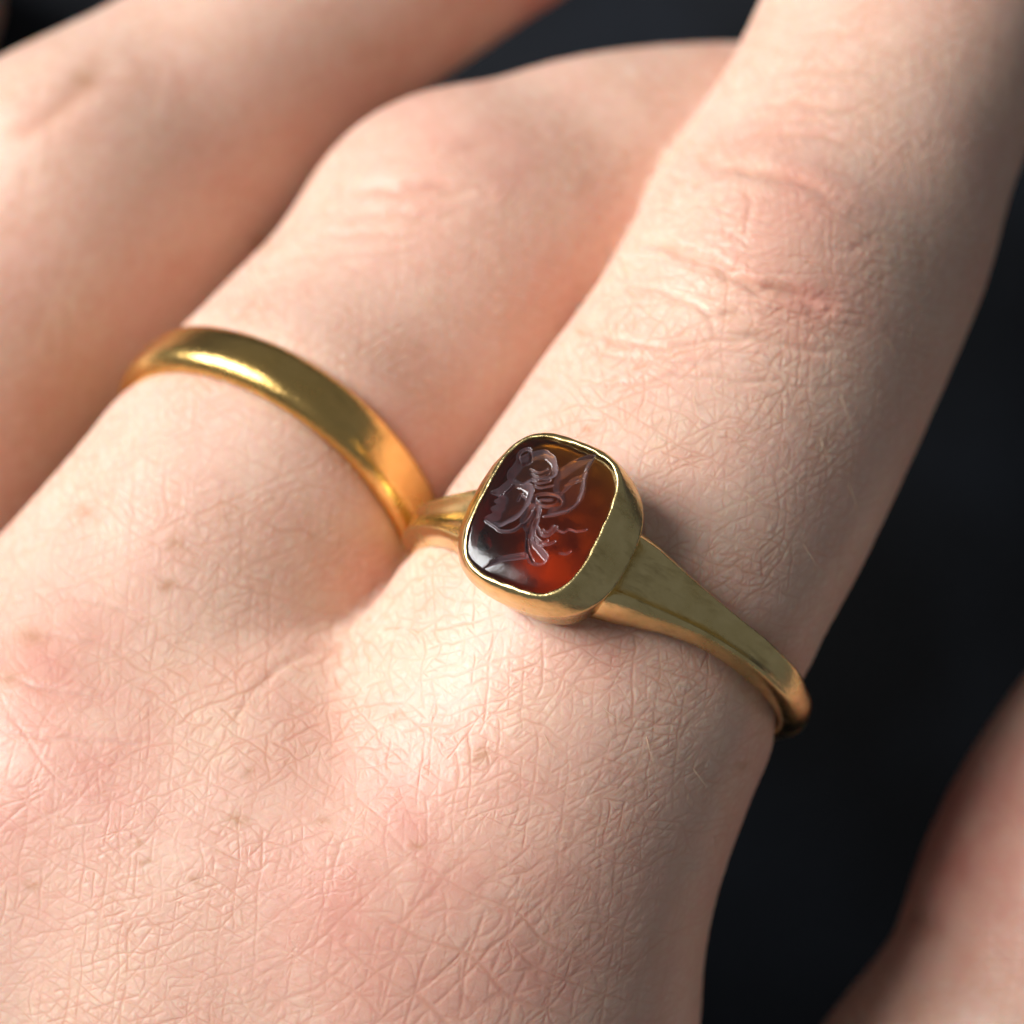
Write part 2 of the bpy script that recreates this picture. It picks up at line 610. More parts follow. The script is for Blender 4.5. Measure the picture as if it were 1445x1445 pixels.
# ---- creases of the finger joints, as lines over the photograph (px), with half-width and depth in mm
CREASES = [
    ([(894, 335), (937, 347), (992, 369), (1042, 395), (1092, 410), (1165, 432)], 0.26, 0.26),
    ([(985, 230), (1040, 236), (1082, 246), (1130, 256), (1180, 278)], 0.28, 0.17),
    ([(1056, 252), (1058, 300), (1050, 345)], 0.13, 0.045),
    ([(1000, 310), (1030, 328), (1058, 346), (1100, 345)], 0.15, 0.05),
    ([(1165, 348), (1200, 350), (1242, 333)], 0.20, 0.05),
    ([(872, 400), (920, 405), (962, 420), (1002, 442), (1082, 446)], 0.16, 0.10),
    ([(822, 470), (880, 482), (940, 492), (985, 480), (1060, 478), (1180, 500)], 0.18, 0.10),
    ([(1000, 438), (1004, 462), (1040, 470), (1120, 478)], 0.15, 0.08),
    ([(815, 480), (880, 505), (960, 512), (1030, 512)], 0.14, 0.07),
    ([(810, 545), (880, 540), (960, 528), (1050, 540), (1110, 536)], 0.14, 0.07),
    ([(1095, 105), (1160, 98), (1222, 101), (1270, 112)], 0.22, 0.09),
    ([(1062, 150), (1122, 146), (1190, 152), (1250, 165)], 0.22, 0.09),
    ([(1035, 195), (1100, 188), (1170, 196), (1240, 215)], 0.24, 0.09),
    ([(1120, 50), (1180, 44), (1260, 52)], 0.22, 0.08),
    ([(1080, 125), (1150, 120), (1230, 130)], 0.16, 0.06),
    ([(1050, 172), (1120, 168), (1200, 178)], 0.16, 0.06),
    # middle finger
    ([(490, 272), (540, 268), (575, 263), (612, 264), (680, 274)], 0.30, 0.24),
    ([(515, 228), (560, 226), (596, 228)], 0.24, 0.09),
    ([(630, 205), (680, 208), (710, 200)], 0.24, 0.10),
    ([(470, 305), (560, 300), (640, 312)], 0.24, 0.08),
    ([(440, 333), (540, 328), (620, 336)], 0.24, 0.08),
    ([(430, 365), (520, 358), (610, 352)], 0.22, 0.06),
    # web between the two ringed fingers
    ([(492, 912), (455, 914), (420, 924), (385, 946), (360, 985)], 0.22, 0.06),
    ([(380, 952), (345, 985), (330, 1040)], 0.14, 0.03),
    # knuckles, heavier lines
    ([(0, 955), (60, 968), (130, 980), (190, 978)], 0.13, 0.04),
    ([(0, 1030), (80, 1042), (160, 1050), (230, 1040)], 0.12, 0.04),
    ([(100, 840), (170, 858), (230, 866)], 0.14, 0.04),
    ([(60, 895), (120, 905), (200, 915)], 0.14, 0.04),
    # ring finger and thumb
    ([(0, 190), (60, 172), (120, 122), (150, 110)], 0.5, 0.16),
    ([(1205, 1290), (1270, 1288), (1340, 1330)], 0.6, 0.25),
]
FRECKLES = [(235, 825, 11), (245, 768, 8), (45, 897, 15), (15, 955, 12), (335, 1156, 11), (352, 1090, 8), (676, 1069, 12), (275, 1238, 8),
            (560, 1006, 9), (455, 1158, 8), (370, 343, 12), (42, 1250, 7), (590, 1195, 7), (828, 605, 8), (1048, 1080, 9), (195, 1190, 7),
            (205, 1215, 7), (820, 468, 9), (118, 112, 16), (120, 720, 10)]
ROSY = [(1110, 290, 110, 0.55), (1150, 425, 70, 0.5), (620, 220, 130, 0.45), (690, 210, 80, 0.5), (560, 1290, 260, 0.6), (760, 1300, 180, 0.5),
        (70, 960, 150, 0.6), (120, 1080, 130, 0.5), (560, 650, 70, 0.5), (840, 900, 90, 0.35), (1330, 1180, 190, 1.0), (40, 1150, 110, 0.5),
        (730, 1130, 130, 0.3), (620, 1400, 150, 0.5), (760, 10, 80, 0.8)]


def seg_dist(u, v, line):
    d = np.full(len(u), 1e9)
    for (x0, y0), (x1, y1) in zip(line[:-1], line[1:]):
        bx, by = x1 - x0, y1 - y0
        t = np.clip(((u - x0) * bx + (v - y0) * by) / (bx * bx + by * by), 0, 1)
        d = np.minimum(d, np.hypot(u - x0 - t * bx, v - y0 - t * by))
    return d


def line_family(p, ang, tilt, spacing, width, k, amp0=1.0, warp=1.0):
    """irregular, broken furrows running at angle `ang` (degrees from +x) over the back of the hand; 0..1"""
    a = math.radians(ang + 90)
    d = unit((math.cos(a), math.sin(a), tilt)).astype(np.float32)
    p = p.astype(np.float32)
    w1 = vnoise(p * (0.36 / spacing) + 0.37 * k, k) + 0.35 * vnoise(p * (0.95 / spacing) + 1.7 * k, k + 1)
    q = (p @ d) / spacing + warp * 0.46 * w1
    ii = np.floor(q).astype(np.int32)
    z0 = np.zeros(len(q), np.int32)
    r1, r2, r3 = hash3(ii, z0, z0, k + 5), hash3(ii, z0 + 1, z0, k + 6), hash3(ii, z0 + 2, z0, k + 7)
    c = ii + 0.25 + 0.5 * r1
    w = width * (0.75 + 0.5 * r3)
    brk = np.clip(0.95 + 2.1 * vnoise(p * (0.5 / spacing) + np.stack([57 * r1, 91 * r2, 33 * r3], 1), k + 8), 0, 1)
    return amp0 * (0.62 + 0.38 * r2) * brk * np.exp(-((q - c) * spacing / w) ** 2)


def relief(p, nrm):
    """skin surface relief (mm along the normal) at points p on the front of the hand"""
    u, v = to_px(p)
    jit = 5.0 * np.stack([vnoise(p / 0.9, 71), vnoise(p / 0.9 + 9, 72)], 1)
    pip = np.exp(-(((u - 1070) / 190) ** 2 + ((v - 400) / 150) ** 2))
    hgt = 0.012 * vnoise(p / 1.0, 60) + 0.085 * vnoise(p / 3.6, 61) * (0.6 + 0.4 * pip)
    big = big_cells(u, v)
    f = np.zeros(len(p), np.float32)
    for ang, tilt, sp, w, k, amp in FINE_FURROWS:
        f = np.maximum(f, line_family(p, ang, tilt, sp, w, k, amp))
    pw = p + 0.10 * np.stack([vnoise(p / 0.33, 41), vnoise(p / 0.33 + 5, 42), vnoise(p / 0.33 + 11, 43)], 1)
    d1, d2, cid = voronoi(pw / 0.56, 50)                  # the polygonal plateaus between the lines
    e1 = np.exp(-((d2 - d1) * 0.56 / 0.085) ** 2)
    d1, d2, cid2 = voronoi(pw / 0.95 + 3.3, 54)
    e2 = np.exp(-((d2 - d1) * 0.95 / 0.12) ** 2)
    f = np.maximum(f, np.maximum(0.45 * e1 * (0.3 + 0.7 * cid), 0.40 * e2))
    f = f * np.clip(1.0 + 0.5 * vnoise(p / 2.4, 64) + 0.30 * pip, 0.55, 1.5)
    hgt = hgt - FINE_DEPTH * f * (1 - 0.65 * big) + 0.006 * (cid - 0.5)
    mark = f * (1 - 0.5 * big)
    f = np.zeros(len(p), np.float32)
    for ang, tilt, sp, w, k, amp in BIG_FURROWS:
        f = np.maximum(f, line_family(p, ang, tilt, sp, w, k, amp))
    d1, d2, cid = voronoi(p / 1.75 + 0.22 * np.stack([vnoise(p / 0.9, 44), vnoise(p / 0.9 + 5, 45), vnoise(p / 0.9 + 11, 46)], 1), 58)
    f = np.maximum(f, 0.6 * np.exp(-((d2 - d1) * 1.75 / 0.14) ** 2))
    hgt = hgt - BIG_DEPTH * f * (0.15 + 0.85 * big)
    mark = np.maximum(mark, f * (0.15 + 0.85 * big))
    # joint folds
    for line, w, dep in CREASES:
        wp = w * S
        sel = (u > min(q[0] for q in line) - 60) & (u < max(q[0] for q in line) + 60) & (v > min(q[1] for q in line) - 60) & (v < max(q[1] for q in line) + 60) & (nrm[:, 2] > 0.0)
        if sel.any():
            us, vs = u[sel] + jit[sel, 0], v[sel] + jit[sel, 1]
            d = seg_dist(us, vs, line)
            L0, L1 = line[0], line[-1]
            e = np.minimum(np.hypot(us - L0[0], vs - L0[1]), np.hypot(us - L1[0], vs - L1[1]))
            tap = np.clip(e / 45.0, 0.0, 1) ** 0.7
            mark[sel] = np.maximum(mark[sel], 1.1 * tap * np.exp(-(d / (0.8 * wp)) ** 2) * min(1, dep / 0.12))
            hgt[sel] += tap * dep * (-np.exp(-(d / wp) ** 2) + 0.14 * np.exp(-((d - 2.2 * wp) / (1.4 * wp)) ** 2))
    # transverse wrinkles on the index finger around the middle joint
    wr = np.maximum(line_family(p, -14, 0.0, 0.80, 0.080, 300, 1.0, 0.7), line_family(p, -2, 0.0, 0.95, 0.075, 320, 1.0, 0.8))
    hgt = hgt - 0.055 * pip * wr
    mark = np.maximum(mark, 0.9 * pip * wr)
    # dents under the rings
    for (c, r, a, n), wd, dep in ((SIG, 1.3, 0.30), (BAND, 1.5, 0.30)):
        q = p - c
        sa = q @ a
        rad = np.sqrt(np.clip((q * q).sum(1) - sa * sa, 0, None))
        m = rad < 11.0
        hgt[m] += np.clip((11.0 - rad[m]) / 2.0, 0, 1) * (-dep * np.exp(-(sa[m] / wd) ** 4) + 0.07 * np.exp(-((np.abs(sa[m]) - 2.7) / 1.0) ** 2))
    return np.stack([hgt * np.clip(hand_sdf_part(p.astype(np.float32), True) / 1.5, 0, 1), mark], 1)


def big_cells(u, v):
    b = np.exp(-(((u - 660) / 330) ** 2 + ((v - 1370) / 210) ** 2)) + 0.8 * np.exp(-(((u - 40) / 130) ** 2 + ((v - 1060) / 150) ** 2))
    return np.clip(b, 0, 1)


def build_hand():
    h = 0.8
    v, q = surface_nets((-66, -132, -84), (58, 46, 14), h)
    print('NETS', len(v), time.time() - T0)
    v = project(v, 3)
    # close-up part: faces in the photograph's frame, split into a fine grid
    fc = v[q].mean(1)
    fn = np.cross(v[q[:, 2]] - v[q[:, 0]], v[q[:, 3]] - v[q[:, 1]])
    fn /= np.linalg.norm(fn, axis=1, keepdims=True) + 1e-12
    u_, v_ = to_px(fc)
    mar = 70
    vis = (u_ > -mar) & (u_ < 1445 + mar) & (v_ > -mar) & (v_ < 1445 + mar) & (fn[:, 2] > -0.25)
    sharp = vis & (fc[:, 2] > -18.5) & (u_ > -45) & (u_ < 1490) & (v_ > -45) & (v_ < 1490) & (fn[:, 2] > -0.12)
    soft = vis & ~sharp
    NF, NC = 15, 3                                        # splits per face in focus / out of focus

    def split(qa, N):
        t = np.arange(N + 1) / N
        A, B = np.meshgrid(t, t, indexing='ij')
        w = np.stack([(1 - A) * (1 - B), A * (1 - B), A * B, (1 - A) * B], 0).reshape(4, -1)
        return np.einsum('mck,cg->mgk', v[qa], w).reshape(-1, 3)
    pf, pc = split(q[sharp], NF), split(q[soft], NC)
    allv = np.concatenate([v, pf, pc])
    key = np.round(allv * 4000).astype(np.int64)
    vw = (key[:, 0] + 1000000) * 4000000000000 + (key[:, 1] + 1000000) * 2000000 + key[:, 2] + 1000000
    _, first, inv = np.unique(vw, return_index=True, return_inverse=True)
    vv = allv[first]
    inv = inv.ravel()
    coarse = inv[q[~vis]]
    gf = inv[len(v):len(v) + len(pf)].reshape(-1, NF + 1, NF + 1)
    gc = inv[len(v) + len(pf):].reshape(-1, NC + 1, NC + 1)

    def cells(gi):
        return np.stack([gi[:, :-1, :-1], gi[:, 1:, :-1], gi[:, 1:, 1:], gi[:, :-1, 1:]], -1).reshape(-1, 4)
    fq = np.concatenate([cells(gf), cells(gc)])
    used = np.zeros(len(vv), bool)
    used[fq] = True
    p = vv[used]
    p = project(p, 1)
    nr = grad(p)
    hg, mark = threaded(relief, len(p), p, nr).T
    print('FINE', len(p), time.time() - T0)
    u, w_ = to_px(p)
    # ease the relief out at the border of the fine part
    edge = np.minimum.reduce([u + mar, 1445 + mar - u, w_ + mar, 1445 + mar - w_])
    hg *= np.clip(edge / 40.0, 0, 1)
    vv[used] = p + nr * hg[:, None]
    furrow = np.zeros(len(vv), np.float32)
    furrow[used] = mark
    # stitch: along a border with less finely split faces the extra vertices go onto the straight edge
    soft_v = np.zeros(len(vv), bool)
    soft_v[gc] = True
    soft_v[coarse] = True
    st = NF // NC
    for border in (gf[:, 0, :], gf[:, -1, :], gf[:, :, 0], gf[:, :, -1]):
        b = border[soft_v[border[:, ::st]].all(1)]
        for j in range(NF):
            if j % st:
                t_ = (j % st) / st
                a0, a1 = b[:, j - j % st], b[:, j - j % st + st]
                inner = ~soft_v[b[:, j]]
                vv[b[inner, j]] = (1 - t_) * vv[a0[inner]] + t_ * vv[a1[inner]]
    faces = np.concatenate([coarse, fq])
    keep = np.zeros(len(vv), bool)
    keep[faces] = True
    remap = np.cumsum(keep) - 1
    o = make_mesh('hand', vv[keep], remap[faces], SKIN)
    # natural colour of the skin: rosy knuckles and freckles; alpha masks the shade-tinted furrows
    tone = np.zeros((len(vv), 4), np.float32)
    tone[:, 3] = 1
    uu, ww = to_px(vv)
    red = np.zeros(len(vv))
    for x, y, r, a in ROSY:
        red = np.maximum(red, a * np.exp(-((uu - x) ** 2 + (ww - y) ** 2) / r ** 2))
    red = np.clip(0.85 * red * (1 + 0.9 * fbm(vv / 2.2, 80)) + 0.16 * fbm(vv / 3.0, 84), 0, 1)
    fr = np.zeros(len(vv))
    ju, jw = uu + 6 * vnoise(vv / 0.35, 90), ww + 6 * vnoise(vv / 0.35 + 7, 91)
    for x, y, r in FRECKLES:
        fr = np.maximum(fr, min(0.5, 0.24 + 0.02 * r) * np.exp(-(((ju - x) / (r * 1.25)) ** 2 + ((jw - y) / (r * 0.85)) ** 2)))
    tone[:, 0] = red
    tone[:, 2] = big_cells(uu, ww)
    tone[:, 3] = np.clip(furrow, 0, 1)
    tone[:, 1] = fr
    ca = o.data.color_attributes.new('skin_tone', 'FLOAT_COLOR', 'POINT')
    if len(o.data.vertices) == int(keep.sum()):
        ca.data.foreach_set('color', tone[keep].ravel())
    thing(o, 'pale bare hand with freckles, fingers slightly bent, wearing two gold rings', 'hand')
    return o


HAND = build_hand()


def build_hairs():
    """a few fine pale hairs standing on the skin of the fingers"""
    rng = random.Random(5)
    spots = [(1108, 716), (1090, 640), (1150, 600), (1060, 690), (1020, 620), (1185, 690), (980, 560), (1130, 760), (1200, 560), (930, 600), (1240, 480),
             (560, 880), (470, 800), (330, 700), (260, 760), (420, 820), (520, 640), (620, 560), (560, 500), (480, 430), (900, 1040), (980, 1090), (860, 1010),
             (1010, 960), (780, 1020), (930, 960), (1000, 1180), (380, 620), (700, 480), (640, 640)]
    verts, faces = [], []
    pts = []
    for u, v in spots:
        u += rng.uniform(-15, 15)
        v += rng.uniform(-15, 15)
        zs = np.linspace(6, -32, 400)
        q = np.array([P(u, v, z) for z in zs])
        d = hand_sdf(q)
        k = np.argmax(d < 0)
        if d[k] < 0:
            pts.append(q[k])
    nr = grad(np.array(pts))
    for p, n in zip(pts, nr):
        d = unit(unit([0.35, -0.9, 0.0]) + np.array([rng.uniform(-0.5, 0.5), rng.uniform(-0.3, 0.5), 0]))
        d = unit(d - n * (d @ n))
        side = np.cross(n, d)
        L = rng.uniform(1.0, 2.1)
        b = len(verts)
        K = 7
        for i in range(K):
            t = i / (K - 1)
            c = p - n * 0.05 + d * (L * t) + n * (0.45 * L * t * (1 - 0.62 * t)) + side * 0.22 * L * t * t
            r = 0.018 * (1 - 0.85 * t)
            for a in range(4):
                an = math.pi / 2 * a
                verts.append(c + r * (math.cos(an) * side + math.sin(an) * n))
        for i in range(K - 1):
            for a in range(4):
                faces.append((b + 4 * i + a, b + 4 * i + (a + 1) % 4, b + 4 * i + 4 + (a + 1) % 4, b + 4 * i + 4 + a))
    m, nt, bs = new_mat('pale_hair')
    bs.inputs['Base Color'].default_value = (0.62, 0.45, 0.30, 1)
    bs.inputs['Roughness'].default_value = 0.35
    o = make_mesh('hair', verts, faces, m, HAND)
    o['kind'] = 'stuff'


build_hairs()


# ------------------------------------------------------------------ rings
def frame_matrix(fr):
    c, r, a, n = fr
    m = Matrix(((r[0], a[0], n[0], c[0] * MM), (r[1], a[1], n[1], c[1] * MM), (r[2], a[2], n[2], c[2] * MM), (0, 0, 0, 1)))
    return m


def smoothstep(a, b, x):
    t = np.clip((x - a) / (b - a), 0, 1)
    return t * t * (3 - 2 * t)


def sweep(section, n, closed=True, a0=0.0, a1=2 * math.pi, caps=False):
    """section(phi) -> (m,2) array of (axial y, radius); returns verts, faces (x right, y axis, z up; phi=0 at the top)"""
    ph = np.linspace(a0, a1, n, endpoint=not closed)
    rows = []
    for f in ph:
        s = section(f)
        rows.append(np.stack([np.sin(f) * s[:, 1], s[:, 0], np.cos(f) * s[:, 1]], 1))
    m = len(rows[0])
    v = np.concatenate(rows)
    i = np.arange(n * m).reshape(n, m)
    j = np.roll(i, -1, axis=0) if closed else i[1:]
    i2 = i if closed else i[:-1]
    f = np.stack([i2, np.roll(i2, -1, 1), np.roll(j, -1, 1), j], -1).reshape(-1, 4)
    return v, f


def build_band():
    ri, t, w = PR(246, -19) - 0.50, 1.10, 2.8
    nrm = []

    def sec(phi):
        wob = 0.02 * math.sin(5 * phi + 1) + 0.015 * math.sin(11 * phi)
        out = []
        for k in range(25):                              # domed outside, from one edge to the other
            a = math.pi * k / 24
            y = -math.cos(a) * w / 2
            d = abs(math.cos(a))
            out.append((y, ri + 0.30 + (t - 0.30 + wob) * (1 - d ** 4.2) ** 0.72))
        for k in range(9):                               # comfort-fit inside
            y = w / 2 * 0.93 * (1 - 2 * k / 8)
            out.append((y, ri + 0.10 * (abs(y) / (w / 2)) ** 2))
        return np.array(out)
    v, f = sweep(sec, 256)
    o = make_mesh('gold_band', v, f, GOLD_BAND)
    o.matrix_world = frame_matrix(BAND)
    thing(o, 'plain domed yellow gold band on the middle finger', 'ring', )
    return o


build_band()

SIG_H = float(np.linalg.norm(P(772, 735, 0.0) - SIG[0]))      # height of the bezel's top above the ring's centre
RI = PR(281, -12) - 0.25


def squircle(hx, hy, n, e=2.9):
    t = 2 * math.pi * (np.arange(n) + 0.5) / n
    c, s = np.cos(t), np.sin(t)
    k = (np.abs(c) ** e + np.abs(s) ** e) ** (-1 / e)
    return np.stack([hx * c * k, hy * s * k], 1)


# stone size, found from its corners in the photograph laid on the stone's plane
def on_stone_plane(px):
    """photo px -> (x,y) in the ring's frame on the plane of the stone"""
    px = np.asarray(px, float)
    c, r, a, n = SIG
    top = c + n * (SIG_H + 0.0)
    o = np.array([0, 0, H])
    d = np.stack([(px[:, 0] - CX) / S, -(px[:, 1] - CY) / S, np.full(len(px), -H)], 1)
    t = ((top - o) @ n) / (d @ n)
    q = o + t[:, None] * d - c
    return np.stack([q @ r, q @ a], 1)


_cor = on_stone_plane([(732, 613), (877, 661), (797, 840), (650, 787)])
ST_C = _cor.mean(0)
ST_HX = 0.25 * (np.linalg.norm(_cor[1] - _cor[0]) + np.linalg.norm(_cor[2] - _cor[3])) * 1.10
ST_HY = 0.25 * (np.linalg.norm(_cor[3] - _cor[0]) + np.linalg.norm(_cor[2] - _cor[1])) * 1.12
print('STONE', _cor, ST_C, ST_HX, ST_HY, 'SIG_H', SIG_H, 'RI', RI)


def build_signet():
    root = bpy.data.objects.new('signet_ring', None)
    root.empty_display_size = 0.005
    scene.collection.objects.link(root)
    root.matrix_world = frame_matrix(SIG)
    thing(root, 'gold signet ring with an engraved dark red stone, on the index finger', 'ring')

    # hoop: thin at the back, widening into panelled shoulders
    def sec(phi):
        p_ = phi if phi <= math.pi else 2 * math.pi - phi
        d = math.degrees(p_)
        sh = 1 - float(smoothstep(22, 100, np.array(d)))          # 1 at the bezel, 0 at the sides
        w = 1.55 + 0.30 * (1 - float(smoothstep(60, 170, np.array(d)))) + 2.6 * math.exp(-((d - 10) / 23.0) ** 2)
        t = 1.10 + 0.20 * (1 - float(smoothstep(60, 170, np.array(d)))) + 0.80 * math.exp(-max(0.0, d - 20) / 15.0)
        t = 0.30 + (t - 0.30) * float(smoothstep(9, 17, np.array(d)))
        t += 0.09 * math.exp(-((d - 22.5) / 1.6) ** 2) + 0.02 * math.sin(0.35 * d) * (phi < math.pi)
        hol = 0.10 + 0.16 * float(smoothstep(75, 35, np.array(d)))
        out = []
        hw = w / 2
        panel = float(smoothstep(95, 55, np.array(d)))
        for k in range(29):
            y = -1 + 2 * k / 28
            ay = abs(y)
            dome = (1 - ay ** 2.2) ** 0.6 if ay < 1 else 0.0
            flat = 1.0 - hol * (1 - (ay / 0.60) ** 2.5) if ay < 0.60 else (1.0 - ((ay - 0.60) / 0.40) ** 2.0 * 0.85)
            prof = (1 - panel) * (0.25 + 0.75 * dome) + panel * flat
            out.append((y * hw, RI + t * prof))
        for k in range(9):
            y = 1 - 2 * k / 8
            out.append((y * hw * 0.97, RI - 0.02 + 0.12 * abs(y) ** 2))
        return np.array(out)
    v, f = sweep(sec, 720)
    hoop = make_mesh('hoop', v, f, GOLD_SIGNET, root)

    # bezel: a cushion-shaped cup
    M = 200
    cx, cy = ST_C
    lev = [  # height, half width x, half width y, exponent
        (RI - 0.15, ST_HX - 0.30, ST_HY - 0.75, 2.5),
        (RI + 0.5, ST_HX + 0.40, ST_HY + 0.02, 2.8),
        (SIG_H - 2.35, ST_HX + 0.80, ST_HY + 0.18, 2.5),
        (SIG_H - 2.05, ST_HX + 0.90, ST_HY + 0.28, 2.5),
        (SIG_H - 1.88, ST_HX + 1.08, ST_HY + 0.37, 2.5),
        (SIG_H - 1.74, ST_HX + 1.12, ST_HY + 0.41, 2.5),
        (SIG_H - 1.60, ST_HX + 1.07, ST_HY + 0.42, 2.6),
        (SIG_H - 1.0, ST_HX + 0.80, ST_HY + 0.42, 2.7),
        (SIG_H - 0.45, ST_HX + 0.45, ST_HY + 0.35, 2.9),
        (SIG_H - 0.20, ST_HX + 0.28, ST_HY + 0.27, 3.1),
        (SIG_H - 0.09, ST_HX + 0.15, ST_HY + 0.17, 3.3),
        (SIG_H - 0.05, ST_HX + 0.05, ST_HY + 0.07, 3.4),
        (SIG_H - 0.08, ST_HX - 0.01, ST_HY - 0.00, 3.4),
        (SIG_H - 0.30, ST_HX + 0.02, ST_HY + 0.02, 3.4),
        (SIG_H - 3.4, ST_HX - 0.08, ST_HY - 0.08, 3.2),
        (SIG_H - 3.45, ST_HX * 0.5, ST_HY * 0.5, 2.5),
        (SIG_H - 3.45, 0.01, 0.01, 2.0),
    ]
    rows = []
    th = 2 * math.pi * np.arange(M) / M
    rng = np.random.RandomState(4)
    for li, (z, hx, hy, e) in enumerate(lev):
        s = squircle(hx, hy, M, e)
        rag = 0.0
        if li in (11, 12):                                    # the hand-rubbed lip is a little uneven
            rag = 0.025 * np.sin(7 * th + 1) * np.sin(3 * th) + 0.014 * np.sin(19 * th + 2) + 0.008 * np.sin(37 * th)
        rad = np.linalg.norm(s, axis=1, keepdims=True)
        s = s * (1 + (np.asarray(rag).reshape(-1, 1) if np.ndim(rag) else rag) / rad)
        dent = 0.025 * np.sin(5 * th + li) * np.sin(2 * th + 0.7 * li) + 0.012 * np.sin(23 * th + 2.1 * li) * (6 < li < 12)
        rows.append(np.stack([s[:, 0] + cx * min(1, 0.4 + 0.6 * li / 6), s[:, 1] + cy * min(1, 0.4 + 0.6 * li / 6), z + dent * (li < 13)], 1))
    v = np.concatenate(rows)
    i = np.arange(len(lev) * M).reshape(len(lev), M)
    f = np.stack([i[:-1], np.roll(i[:-1], -1, 1), np.roll(i[1:], -1, 1), i[1:]], -1).reshape(-1, 4)
    make_mesh('bezel', v, f, GOLD_SIGNET, root)

    # gold bed added inside the stone, shaped to reflect light as its glow
    DEEP = 3.3
    rows = []
    KB, X0, Y0, ZB = 0.13, 0.15, -2.5, SIG_H - 3.15            # a shallow bowl, deepest towards the wrist
    for z, k_, e in [(SIG_H - 0.30, 0.992, 3.4), (SIG_H - 0.6, 0.975, 3.4)] + [(None, k_, 3.35 - 1.3 * (1 - k_)) for k_ in np.linspace(0.965, 0.005, 40)]:
        s_ = squircle(ST_HX * k_, ST_HY * k_, M, e)
        if z is None:
            zz = np.minimum(ZB + 0.5 * KB * ((s_[:, 0] - X0) ** 2 + (s_[:, 1] - Y0) ** 2), SIG_H - 1.05)
            zz = zz + 0.02 * vnoise(np.stack([s_[:, 0] / 0.5, s_[:, 1] / 0.5, np.zeros(M)], 1), 500)
        else:
            zz = np.full(M, z)
        rows.append(np.stack([s_[:, 0] + cx, s_[:, 1] + cy, zz], 1))
    v = np.concatenate(rows)
    i = np.arange(len(rows) * M).reshape(len(rows), M)
    f = np.stack([i[:-1], np.roll(i[:-1], -1, 1), np.roll(i[1:], -1, 1), i[1:]], -1).reshape(-1, 4)
    mb, ntb, bb = new_mat('gold_glow_bed')
    bb.inputs['Base Color'].default_value = (0.92, 0.66, 0.28, 1)
    bb.inputs['Roughness'].default_value = 0.46
    bb.inputs['Metallic'].default_value = 1.0
    make_mesh('stone_glow_bed', v, f, mb, root)

    # stone with the engraving cut into it
    nx, ny = 260, 330
    a, b = np.meshgrid(np.linspace(-1, 1, nx), np.linspace(-1, 1, ny), indexing='ij')
    e = 3.4
    mx = np.maximum(np.abs(a), np.abs(b))
    nn = (np.abs(a) ** e + np.abs(b) ** e) ** (1 / e)
    k = np.where(nn > 0, mx / np.where(nn > 0, nn, 1), 1)
    X, Y = a * k * ST_HX, b * k * ST_HY
    rr = np.clip((np.abs(a * k) ** e + np.abs(b * k) ** e) ** (1 / e), 0, 1)
    Z = SIG_H - 0.06 - 0.055 * X - 0.035 * Y + 0.21 * (1 - rr ** 3.4) - 0.06 * np.clip((rr - 0.93) / 0.07, 0, 1) ** 2
    E = engraving(X + cx, Y + cy)
    Z = Z + E
    top = np.stack([X.ravel() + cx, Y.ravel() + cy, Z.ravel()], 1)
    idx = np.arange(nx * ny).reshape(nx, ny)
    fq = np.stack([idx[:-1, :-1], idx[1:, :-1], idx[1:, 1:], idx[:-1, 1:]], -1).reshape(-1, 4)
    # closed sides and underside
    rim = np.concatenate([idx[:-1, 0], idx[-1, :-1], idx[:0:-1, -1], idx[0, :0:-1]])
    low = top[rim].copy()
    low[:, 2] = SIG_H - DEEP
    low[:, :2] = (low[:, :2] - ST_C) * 0.985 + ST_C
    base = len(top)
    li = base + np.arange(len(rim))
    side = np.stack([rim, li, np.roll(li, -1), np.roll(rim, -1)], -1)
    cidx = base + len(rim)
    vv = np.vstack([top, low, [[cx, cy, SIG_H - DEEP]]])
    faces = [tuple(x) for x in fq] + [tuple(x) for x in side] + [(int(li[j]), cidx, int(li[(j + 1) % len(li)])) for j in range(len(li))]
    st = make_mesh('stone', vv, faces, STONE, root)
    at = st.data.attributes.new('engraved', 'FLOAT', 'POINT')
    ev = np.zeros(len(vv), np.float32)
    gx, gy = np.gradient(E)
    slope = np.hypot(gx / np.maximum(np.abs(np.gradient(X)[0]), 1e-3), gy / np.maximum(np.abs(np.gradient(Y)[1]), 1e-3))
    ev[:len(top)] = np.clip(0.06 * np.clip(np.abs(E) / 0.07, 0, 1) + 0.85 * np.clip(slope - 0.18, 0, None), 0, 1).ravel()  # steep edges take most of the painted glint
    at.data.foreach_set('value', ev)
    return root


def Z2(pts):
    """engraving strokes are given in a 4.817x enlargement of the photograph whose corner is px (620,580)"""
    return on_stone_plane([(620 + x / 4.817, 580 + y / 4.817) for x, y in pts])


